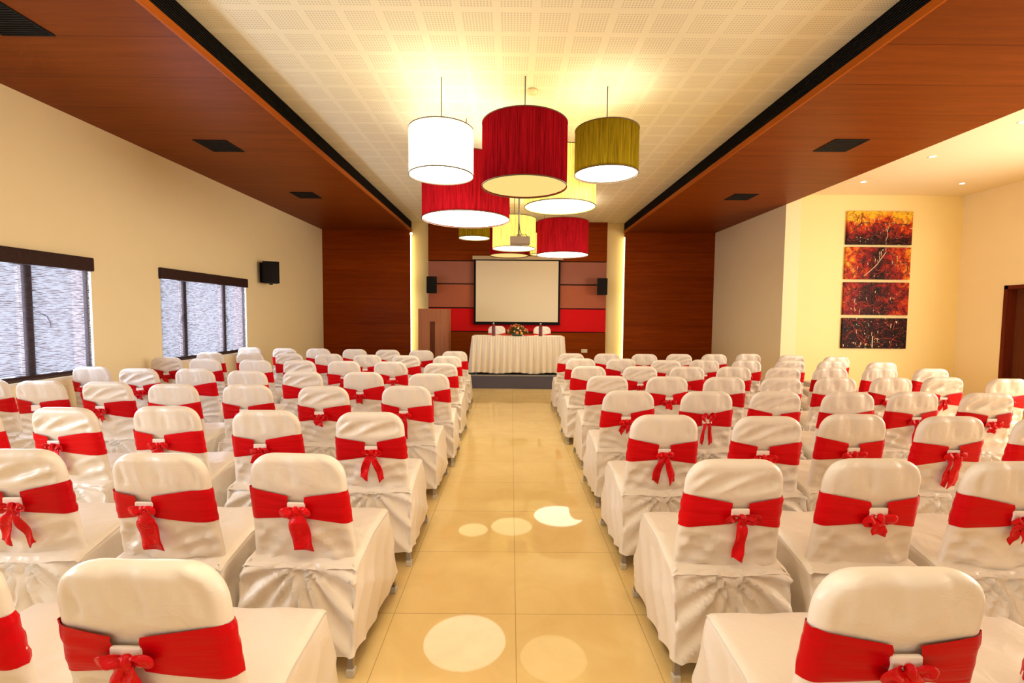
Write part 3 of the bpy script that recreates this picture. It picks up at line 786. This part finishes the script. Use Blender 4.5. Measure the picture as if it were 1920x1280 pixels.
fm = [simple('petal_' + n, c, .5, var=.15) for n, c in fcols]
for k in range(46):
    a = rr.uniform(0, 2 * PI); e = rr.uniform(.0, 1.45); R1 = rr.uniform(.17, .225)
    c = Vector((math.cos(a) * math.cos(e) * 1.05, math.sin(a) * math.cos(e) * .7, .06 / R1 + math.sin(e) * .85)) * R1
    fb = MB(); r0 = rr.uniform(.016, .030)
    nrm_ = Vector((c.x, c.y, c.z - .03)).normalized(); ax = nrm_.orthogonal().normalized(); ay = nrm_.cross(ax)
    for ring, (rad, hgt, n) in enumerate(((1.25, -.1, 6), (.9, .25, 5), (.5, .5, 4))):
        for q in range(n):
            t0 = 2 * PI * (q + .5 * ring) / n; dv = ax * math.cos(t0) + ay * math.sin(t0); sv = -ax * math.sin(t0) + ay * math.cos(t0)
            b0 = c; tip = c + (dv * rad + nrm_ * hgt) * r0
            md = c + (dv * rad * .62 + nrm_ * (hgt * .5 + .12)) * r0
            fb.add([b0, md + sv * r0 * .5, tip, md - sv * r0 * .5], [(0, 1, 2, 3)])
    fb.build('blossom', rr.choice(fm), fl)
for i, (x, w_, lab, col) in enumerate(((-.62, .2, 'white notepad lying at the left end of the stage table', (.85, .8, .7)), (.85, .18, 'white notepad lying at the right end of the stage table', (.85, .8, .7)))):
    o = MB().bbox(x - w_ / 2, x + w_ / 2, 9.46, 9.70, TZ, TZ + .010, .002, 1).build('notepad', simple('paper_%d' % i, col, .6, var=.02)); tag(o, lab, 'notepad', 'notepads on the stage table')
for i, (x, lab) in enumerate(((-.1, 'red folder on the stage table, just behind the flowers'), (.38, 'red folder on the stage table beside the right bottle'))):
    o = MB().bbox(x - .11, x + .11, 9.70, 9.92, TZ, TZ + .014, .002, 1).build('folder', M['red']); tag(o, lab, 'folder', 'red folders on the stage table')

# ------------------------------------------------------------------ screen, speakers, lectern, projector, socket
sc = thing('projection_screen', 'white pull-down projection screen with black border behind the table', 'projection screen', (0, 11.44, 0))
MB().box(-.925, 1.205, -.002, .002, 1.262, 2.87).build('border', M['black'], sc)
MB().box(-.875, 1.157, -.0045, -.0022, 1.315, 2.815).build('screen_fabric', simple('screen_white', (.80, .68, .48), .8, spec=.2, var=.01), sc)
MB().bbox(-.96, 1.27, -.04, .05, 2.84, 2.93, .012, 2).build('housing', simple('cream_casing', (.55, .42, .26), .4, var=.02), sc)
for bx in (-.7, .98): MB().box(bx - .02, bx + .02, .05, .15, 2.86, 2.91).build('bracket', M['grey'], sc)
MB().bbox(-.945, 1.225, -.012, .012, 1.245, 1.268, .004, 1).build('bottom_bar', M['black'], sc)

def speaker(name, loc, rz, label, w=.25, h=.40, d=.2):
    t = thing(name, label, 'speaker', loc, rz, 'black wall speakers')
    # cabinet: front face towards -y, tapering to the back
    b = MB(); v = []
    n = 8
    prof = []
    for i in range(n + 1):
        a = -1 + 2 * i / n; prof.append((a * w / 2, -d / 2 - .022 * (1 - a * a)))
    prof += [(w * .36, d / 2), (-w * .36, d / 2)]
    for z in (-h / 2, h / 2): v += [(x, y, z) for x, y in prof]
    k = len(prof); f = [tuple(range(k))[::-1], tuple(range(k, 2 * k))] + [(i, (i + 1) % k, k + (i + 1) % k, k + i) for i in range(k)]
    b.add(v, f); b.build('cabinet', M['blackplastic'], t)
    g = MB(); v = []; m_ = 10
    for z in (-h / 2 + .015, h / 2 - .015):
        for i in range(m_ + 1):
            a = -1 + 2 * i / m_; v.append((a * (w / 2 - .012), -d / 2 - .022 * (1 - a * a) - .007, z))
    g.add(v, [(i, i + 1, m_ + 2 + i, m_ + 1 + i) for i in range(m_)])
    g.build('speaker_grille', simple(name + '_mesh', (.012, .009, .008), .7, spec=.1, var=.3, scale=300), t)
    return t
s1 = speaker('wall_speaker', (-1.93, 11.34, 2.20), 0, 'black wall speaker left of the projection screen')
MB().box(-.05, .05, .09, .197, -.06, .06).build('bracket', M['black'], s1)
s2 = speaker('wall_speaker', (2.205, 11.34, 2.195), 0, 'black wall speaker right of the projection screen')
MB().box(-.05, .05, .09, .197, -.06, .06).build('bracket', M['black'], s2)
s3 = speaker('wall_speaker', (-4.50, 8.70, 2.235), math.radians(28), 'black wall speaker on the left wall beyond the windows', .28, .40, .2)
MB().box(-.03, .03, .08, .12, -.22, .22).build('bracket', M['black'], s3)
o = MB().bbox(XL, XL + .05, 8.68, 8.84, 2.05, 2.42, .004, 1).build('bracket_plate', M['black']); o.parent = s3; o.matrix_parent_inverse = Matrix.Translation((-4.50, 8.70, 2.235)).inverted() if False else (Matrix.Translation(Vector((-4.50, 8.70, 2.235))) @ Matrix.Rotation(math.radians(28), 4, 'Z')).inverted()

lc = thing('lectern', 'reddish wooden lectern with a dark vertical slot, left of the stage table', 'lectern', (-1.70, 10.1, .268))
b = MB(); x0, x1, sx0, sx1 = -.33, .33, -.075, .035
b.box(x0, sx0, 0, .022, 0, 1.335); b.box(sx1, x1, 0, .022, 0, 1.335); b.box(sx0, sx1, 0, .022, 1.06, 1.335); b.box(sx0, sx1, 0, .022, 0, .10)
b.build('front_panel', M['lectern'], lc)
MB().box(sx0, sx1, .012, .022, .10, 1.06).build('slot_inlay', M['doorwood'], lc)
MB().box(x0, x0 + .022, .022, .42, 0, 1.335).build('side_panel', M['lectern'], lc)
MB().box(x1 - .022, x1, .022, .42, 0, 1.335).build('side_panel', M['lectern'], lc)
MB().box(x0 + .022, x1 - .022, .022, .42, 1.10, 1.125).build('reading_top', M['lectern'], lc)
MB().box(x0 + .022, x1 - .022, .04, .42, .5, .52).build('shelf', M['lectern'], lc)

pj = thing('ceiling_projector', 'grey projector hanging on a pole from the ceiling between the lampshades', 'projector', (.145, 8.3, 2.80))
MB().bbox(-.175, .175, -.13, .13, -.065, .065, .015, 3).build('body', simple('projector_beige', (.38, .30, .22), .4), pj)
MB().tube([(-.02, 0, .065), (-.02, 0, ZC - 2.80)], .014, 10).build('pole', M['grey'], pj, True)
MB().bbox(-.06, .02, -.04, .04, .064, .11, .006, 1).build('mount', M['grey'], pj)
MB().tube([(-.015, -.02, .30), (0, -.05, .18), (.03, -.10, .08), (.10, -.14, .09), (.13, -.14, .05)], .006, 6).build('cable', M['black'], pj, True)
MB().lathe([(.03, 0), (.035, .03), (.028, .035), (.001, .033)], 16).build('lens', M['black'], pj, True).matrix_local = Matrix.Translation((.09, .125, 0)) @ Matrix.Rotation(-PI / 2, 4, 'X')

so = thing('wall_socket', 'white wall socket on the wood below the red band', 'socket', (1.845, PY, .60))
MB().bbox(-.075, .075, -.012, 0, -.045, .045, .004, 2).build('plate', simple('ivory_plastic', (.8, .7, .5), .4, var=.02), so)
MB().box(-.05, -.02, -.016, -.012, -.02, .02).build('switch', simple('ivory_switch', (.7, .6, .42), .4, var=.02), so)
o = MB().lathe([(.001, 0), (.045, -.006), (.055, -.02), (.055, -.035), (.035, -.045), (.001, -.048)], 24, (.197, 4.87, ZC)).build('smoke_detector', simple('cream_plastic', (.8, .68, .4), .5), None, True)
tag(o, 'small round smoke detector on the ceiling behind the nearest red lampshade', 'smoke detector')

# ------------------------------------------------------------------ paintings
def art_mat(i, bg, mid, dark):
    m, nt, out = newmat('abstract_paint_%d' % i)
    tc = N(nt, 'ShaderNodeTexCoord'); mp = N(nt, 'ShaderNodeMapping'); L(nt, tc.outputs['Object'], mp.inputs[0]); mp.inputs['Location'].default_value = (i * 3.1, 0, i * 1.7)
    sp = N(nt, 'ShaderNodeSeparateXYZ'); L(nt, tc.outputs['Object'], sp.inputs[0])
    n1 = noise(nt, mp.outputs[0], 3.4, 5, .62, 2.2); n2 = noise(nt, mp.outputs[0], 7.5, 4, .6, 3.0)
    # background shows more towards the top of the set and at the sides
    g = math_(nt, 'MULTIPLY', sp.outputs[2], bg[1]); g = math_(nt, 'ADD', g, bg[0])
    ax = math_(nt, 'MULTIPLY', math_(nt, 'ABSOLUTE', sp.outputs[0]), bg[2])
    f = math_(nt, 'ADD', math_(nt, 'ADD', math_(nt, 'MULTIPLY', n1, .75), g), ax)
    c = ramp(nt, f, [(.26, (.006, .003, .004)), (.36, dark), (.46, mid), (.55, (.55, .06, .01)), (.62, (.80, .24, .02)), (.70, (.88, .50, .03))])
    b2 = ramp(nt, n2, [(.50, (0, 0, 0)), (.56, (1, 1, 1))]); 
    c = mixc(nt, math_(nt, 'MULTIPLY', b2, .55), c, dark)
    # thin drizzled lines where warped noise crosses a level
    n3 = noise(nt, mp.outputs[0], 5.0, 2, .4, 3.5)
    ln = math_(nt, 'LESS_THAN', math_(nt, 'ABSOLUTE', math_(nt, 'SUBTRACT', n3, .52)), .0045)
    c = mixc(nt, math_(nt, 'MULTIPLY', ln, .7), c, (.75, .12, .05))
    n4 = noise(nt, mp.outputs[0], 9.0, 2, .5, 2.5)
    c = mixc(nt, math_(nt, 'GREATER_THAN', n4, .70), c, (.75, .66, .40))
    principled(nt, out, c, .5, spec=.12, normal=bump(nt, n2, .15, .003)); return m
arts = [(2.839, 3.448, (.06, .95, .16)), (2.202, 2.793, (-.06, .10, .48)), (1.541, 2.146, (-.05, .05, .26)), (.915, 1.483, (-.13, .25, -.02))]
dark_ = (.045, .006, .008)
labs = ['abstract canvas with yellow top, topmost of four stacked on the alcove wall', 'abstract red canvas with yellow edges, second from top of four stacked', 'abstract dark red canvas, third from top of four stacked canvases', 'darkest abstract canvas, lowest of four stacked on the alcove wall']
rr = random.Random(21)
M['drizzle_cream'] = simple('cream_paint_line', (.80, .68, .45), .4); M['drizzle_red'] = simple('red_paint_line', (.40, .03, .015), .4); M['drizzle_dark'] = simple('dark_paint_line', (.03, .008, .01), .4)
for i, (z0, z1, bg) in enumerate(arts):
    zc = (z0 + z1) / 2; h = (z1 - z0) / 2
    t = thing('abstract_painting', labs[i], 'painting', (6.79, YA - .0208, zc), 0, 'stacked abstract canvases')
    MB().bbox(-.605, .605, -.02, .02, -h, h, .003, 1).build('canvas', art_mat(i, bg, (.30, .012, .012), dark_), t)
    allb = MB(); mats = []
    def strokes(mi, n, rad, yy):
        for _ in range(n):
            x = rr.uniform(-.5, .5); z = rr.uniform(-h * .8, h * .8); a = rr.uniform(0, 6.28); pts = []
            da = rr.uniform(-.5, .5)
            for k in range(9):
                pts.append((x, yy, z)); x += math.cos(a) * .045; z += math.sin(a) * .045; a += da + rr.uniform(-.35, .35)
                if abs(x) > .58 or abs(z) > h - .02: break
            if len(pts) > 2: allb.tube(pts, [rad * rr.uniform(.5, 1.3) for _ in pts], 5)
        mats.extend([mi] * (len(allb.f) - len(mats)))
    strokes(0, 14 if i < 2 else 5, .006, -.0215)
    strokes(1, 14, .005, -.0225)
    b = allb
    for _ in range(9 if i else 5):
        x = rr.uniform(-.45, .45); z = rr.uniform(-h * .75, h * .75)
        b.tube([(x, -.022, z), (x + rr.uniform(-.01, .01), -.022, z - rr.uniform(.02, .09))], [.007, .003], 6)
    if i == 0: b.tube([(.16, -.022, .06), (.14, -.022, -.05), (.15, -.022, -.14), (.12, -.022, -.22), (.13, -.022, -.295)], .006, 6)
    if i == 1: b.tube([(.13, -.022, .28), (.13, -.022, .20), (.06, -.022, .10), (-.02, -.022, -.02), (-.14, -.022, -.14), (-.26, -.022, -.24)], .006, 6)
    if i == 3: b.tube([(-.03, -.022, -.05), (-.035, -.022, -.16), (-.03, -.022, -.27)], .009, 6)
    mats.extend([2] * (len(allb.f) - len(mats)))
    po = allb.build('paint_strokes', M['drizzle_dark'], t, True); po.data.materials.append(M['drizzle_red']); po.data.materials.append(M['drizzle_cream'])
    po.data.polygons.foreach_set('material_index', mats); po['kind'] = 'stuff'

# ------------------------------------------------------------------ pendant lamps
def shade_mat(name, col, em, tcol):
    m, nt, out = newmat(name)
    n = noise(nt, coords(nt, (60, 60, 1.6), rand=3), 1.0, 4, .6, .3); n2 = noise(nt, coords(nt, (150, 150, 6), rand=3), 1.0, 2, .5)
    f = math_(nt, 'ADD', math_(nt, 'MULTIPLY', n, .6), math_(nt, 'MULTIPLY', n2, .4))
    lo = tuple(x * .45 for x in col); hi = tuple(min(1, x * 1.25) for x in col)
    c = ramp(nt, f, [(.36, lo), (.64, hi)])
    ct = ramp(nt, f, [(.36, tuple(x * .35 for x in tcol)), (.64, tcol)])
    d = N(nt, 'ShaderNodeBsdfDiffuse'); L(nt, c, d.inputs[0])
    tl = N(nt, 'ShaderNodeBsdfTranslucent'); L(nt, ct, tl.inputs[0])
    ms = N(nt, 'ShaderNodeMixShader'); ms.inputs[0].default_value = .5; L(nt, d.outputs[0], ms.inputs[1]); L(nt, tl.outputs[0], ms.inputs[2])
    e = N(nt, 'ShaderNodeEmission'); L(nt, ct, e.inputs[0]); e.inputs[1].default_value = em
    ad = N(nt, 'ShaderNodeAddShader'); L(nt, ms.outputs[0], ad.inputs[0]); L(nt, e.outputs[0], ad.inputs[1])
    L(nt, ad.outputs[0], out.inputs[0]); return m
SM = {'red': shade_mat('red_silk_shade', (.28, .004, .012), .09, (.22, .005, .007)),
      'cream': shade_mat('cream_silk_shade', (.75, .62, .25), 1.1, (.80, .62, .15)),
      'white': shade_mat('bright_cream_silk_shade', (.85, .80, .60), 3, (1.0, .88, .50)),
      'olive': shade_mat('olive_silk_shade', (.20, .14, .008), .09, (.15, .09, .004))}
DF = {'white': emis('white_diffuser', (1.0, .92, .72), 9), 'warm': emis('warm_diffuser', (1.0, .80, .30), 1.15), 'yellow': emis('yellow_diffuser', (1.0, .74, .24), 1.0), 'pale': emis('pale_diffuser', (1.0, .86, .45), 4.5)}
M['cord'] = simple('dark_cord', (.03, .02, .015), .5)
M['rim'] = simple('shade_rim', (.10, .05, .02), .5)
def pendant(x, y, zb, r, h, kind, dif, up, label, cordmat='cord', vis=True):
    t = thing('pendant_lamp', label, 'pendant lamp', (x, y, zb), 0, 'drum pendant lamps over the aisle')
    MB().lathe([(r, 0), (r, h * .33), (r, h * .66), (r, h)], 64).build('lamp_shade', SM[kind], t, True)
    b = MB(); b.lathe([(r - .003, -.004), (r + .003, -.004), (r + .003, .006), (r - .003, .006), (r - .003, -.004)], 64)
    b.build('rim', M['rim'], t, True); b = MB()
    b.lathe([(r - .003, h - .006), (r + .003, h - .006), (r + .003, h + .003), (r - .003, h + .003), (r - .003, h - .006)], 64)
    b.build('rim', M['rim'], t, True)
    MB().lathe([(.001, 0), (r * .5, 0), (r - .006, 0)], 64, (0, 0, .014)).build('diffuser', DF[dif], t)
    b = MB(); b.tube([(0, 0, h * .6), (0, 0, ZC - zb)], .005, 6)
    b.build('cord', M[cordmat], t, True)
    b = MB()
    for k in range(3):
        a = 2 * PI * k / 3; b.tube([(0, 0, h * .8), (math.cos(a) * (r - .004), math.sin(a) * (r - .004), h - .01)], .003, 5)
    b.build('spider', M['grey'], t)
    MB().lathe([(.001, .10), (.03, .11), (.035, .14), (.02, .20), (.018, .26), (.001, .26)], 16, (0, 0, h * .15)).build('bulb', emis('bulb_glow_' + kind, (1, .8, .4), 4), t, True)
    l = bpy.data.lights.new('bulb_light', 'POINT'); l.energy = up; l.color = (1.0, .72, .28); l.shadow_soft_size = .06
    lo = bpy.data.objects.new('bulb_light', l); C.objects.link(lo); lo.parent = t; lo.location = (0, 0, h * .62)
    return t
def cluster(dy, names, real):
    pass
UP = 6.5
pendant(-.70, 4.64, 2.845, .315, .44, 'white', 'white', UP * 1.3, 'glowing white drum pendant lamp, nearest on the left')
pendant(.118, 4.60, 2.73, .415, .60, 'red', 'yellow', UP * 1.5, 'large crimson drum pendant lamp with yellow underside, front centre')
pendant(.955, 4.79, 2.915, .320, .44, 'olive', 'white', UP, 'olive green drum pendant lamp, nearest on the right')
pendant(-.549, 5.59, 2.612, .52, .66, 'red', 'white', UP * 1.5, 'largest red drum pendant lamp with white underside, behind the white one')
pendant(.56, 5.49, 2.744, .416, .60, 'cream', 'pale', UP, 'large cream drum pendant lamp behind the crimson and olive lamps')
pendant(1.029, 9.46, 2.706, .52, .66, 'red', 'white', UP * 1.5, 'red drum pendant lamp above the right of the projection screen')
pendant(.045, 9.095, 2.77, .42, .58, 'cream', 'pale', UP, 'cream drum pendant lamp directly behind the projector')
pendant(-.761, 9.48, 3.03, .315, .44, 'olive', 'pale', UP * .8, 'small olive drum pendant lamp partly hidden by the largest red one')
pendant(-.05, 10.05, 2.758, .415, .60, 'red', 'yellow', UP, 'red drum pendant lamp mostly hidden behind the far cream lamp')
pendant(.72, 10.28, 2.82, .315, .44, 'cream', 'warm', UP, 'small cream drum pendant lamp mostly hidden behind the far right red lamp')
# the next group of the same fittings hangs above and behind the camera: only its light reaches the picture
for (x, y, z, r, e) in ((-.7, .0, 2.85, .32, 9), (.95, .2, 2.9, .32, 9), (-.55, 1.1, 2.9, .5, 24), (.1, -3.9, 2.75, .5, 8), (1.0, -3.5, 2.75, .5, 8)):
    l = bpy.data.lights.new('rear_pendant_light', 'AREA'); l.shape = 'DISK'; l.size = r * 2; l.energy = e; l.color = (1, .86, .62)
    lo = bpy.data.objects.new('rear_pendant_light', l); C.objects.link(lo); lo.location = (x, y, z)

# alcove downlights
dl = [((5.86, 7.83), 'small glowing downlight in the alcove ceiling, left of the far pair'), ((5.89, 6.60), 'small glowing downlight in the alcove ceiling, second from the canvases'),
      ((7.55, 7.87), 'small glowing downlight in the alcove ceiling, nearest the wall corner'), ((5.87, 5.43), 'small glowing downlight at the right edge of the photo')]
extra = [(7.5, 6.6), (7.5, 5.4), (5.9, 4.2), (7.5, 4.2)]
DLG = emis('downlight_glow', (1, .92, .70), 25)
for i, ((x, y), lab) in enumerate(dl):
    t = thing('downlight', lab, 'downlight', (x, y, ZC - .04), 0, 'downlights in the alcove ceiling')
    MB().lathe([(.034, -.001), (.05, -.004), (.052, -.001), (.052, 0)], 24).build('ring', simple('white_ring_%d' % i, (.85, .8, .7), .4), t, True)
    MB().lathe([(.001, -.002), (.033, -.002)], 24).build('lens', DLG, t)
for (x, y) in [d[0] for d in dl] + extra:
    l = bpy.data.lights.new('downlight_beam', 'SPOT'); l.energy = 4; l.color = (1, .88, .62); l.spot_size = math.radians(120); l.spot_blend = .8; l.shadow_soft_size = .04
    lo = bpy.data.objects.new('downlight_beam', l); C.objects.link(lo); lo.location = (x, y, ZC - .06)

# added soft fill on the chair backs from a made-up opening behind the camera
l = bpy.data.lights.new('added_rear_fill', 'AREA'); l.shape = 'RECTANGLE'; l.size = 7.0; l.size_y = 2.8; l.energy = 22; l.color = (1.0, .97, .92)
lo = bpy.data.objects.new('added_rear_fill', l); C.objects.link(lo); lo.location = (0, YF - .3, 1.5); lo.rotation_euler = (PI / 2, 0, 0)

# side fill added to brighten the left wall, through a made-up alcove opening
l = bpy.data.lights.new('added_side_fill', 'AREA'); l.shape = 'RECTANGLE'; l.size = 2.4; l.size_y = 6.0; l.energy = 560; l.color = (1.0, .90, .74)
lo = bpy.data.objects.new('added_side_fill', l); C.objects.link(lo); lo.location = (XA + .4, 3.0, 1.7); lo.rotation_euler = (0, PI / 2, 0)

wd = bpy.data.worlds.new('sky'); S.world = wd; wd.use_nodes = True
bg = wd.node_tree.nodes['Background']; bg.inputs[0].default_value = (.85, .92, 1, 1); bg.inputs[1].default_value = 1.0

S.view_settings.view_transform = 'Standard'; S.view_settings.look = 'None'; S.view_settings.exposure = 0; S.view_settings.gamma = 1
S.view_settings.use_curve_mapping = False
try:
    S.cycles.use_denoising = True; S.cycles.max_bounces = 8; S.cycles.diffuse_bounces = 5; S.cycles.sample_clamp_indirect = 6; S.cycles.transparent_max_bounces = 8
    S.cycles.caustics_reflective = False; S.cycles.caustics_refractive = False
except Exception: pass
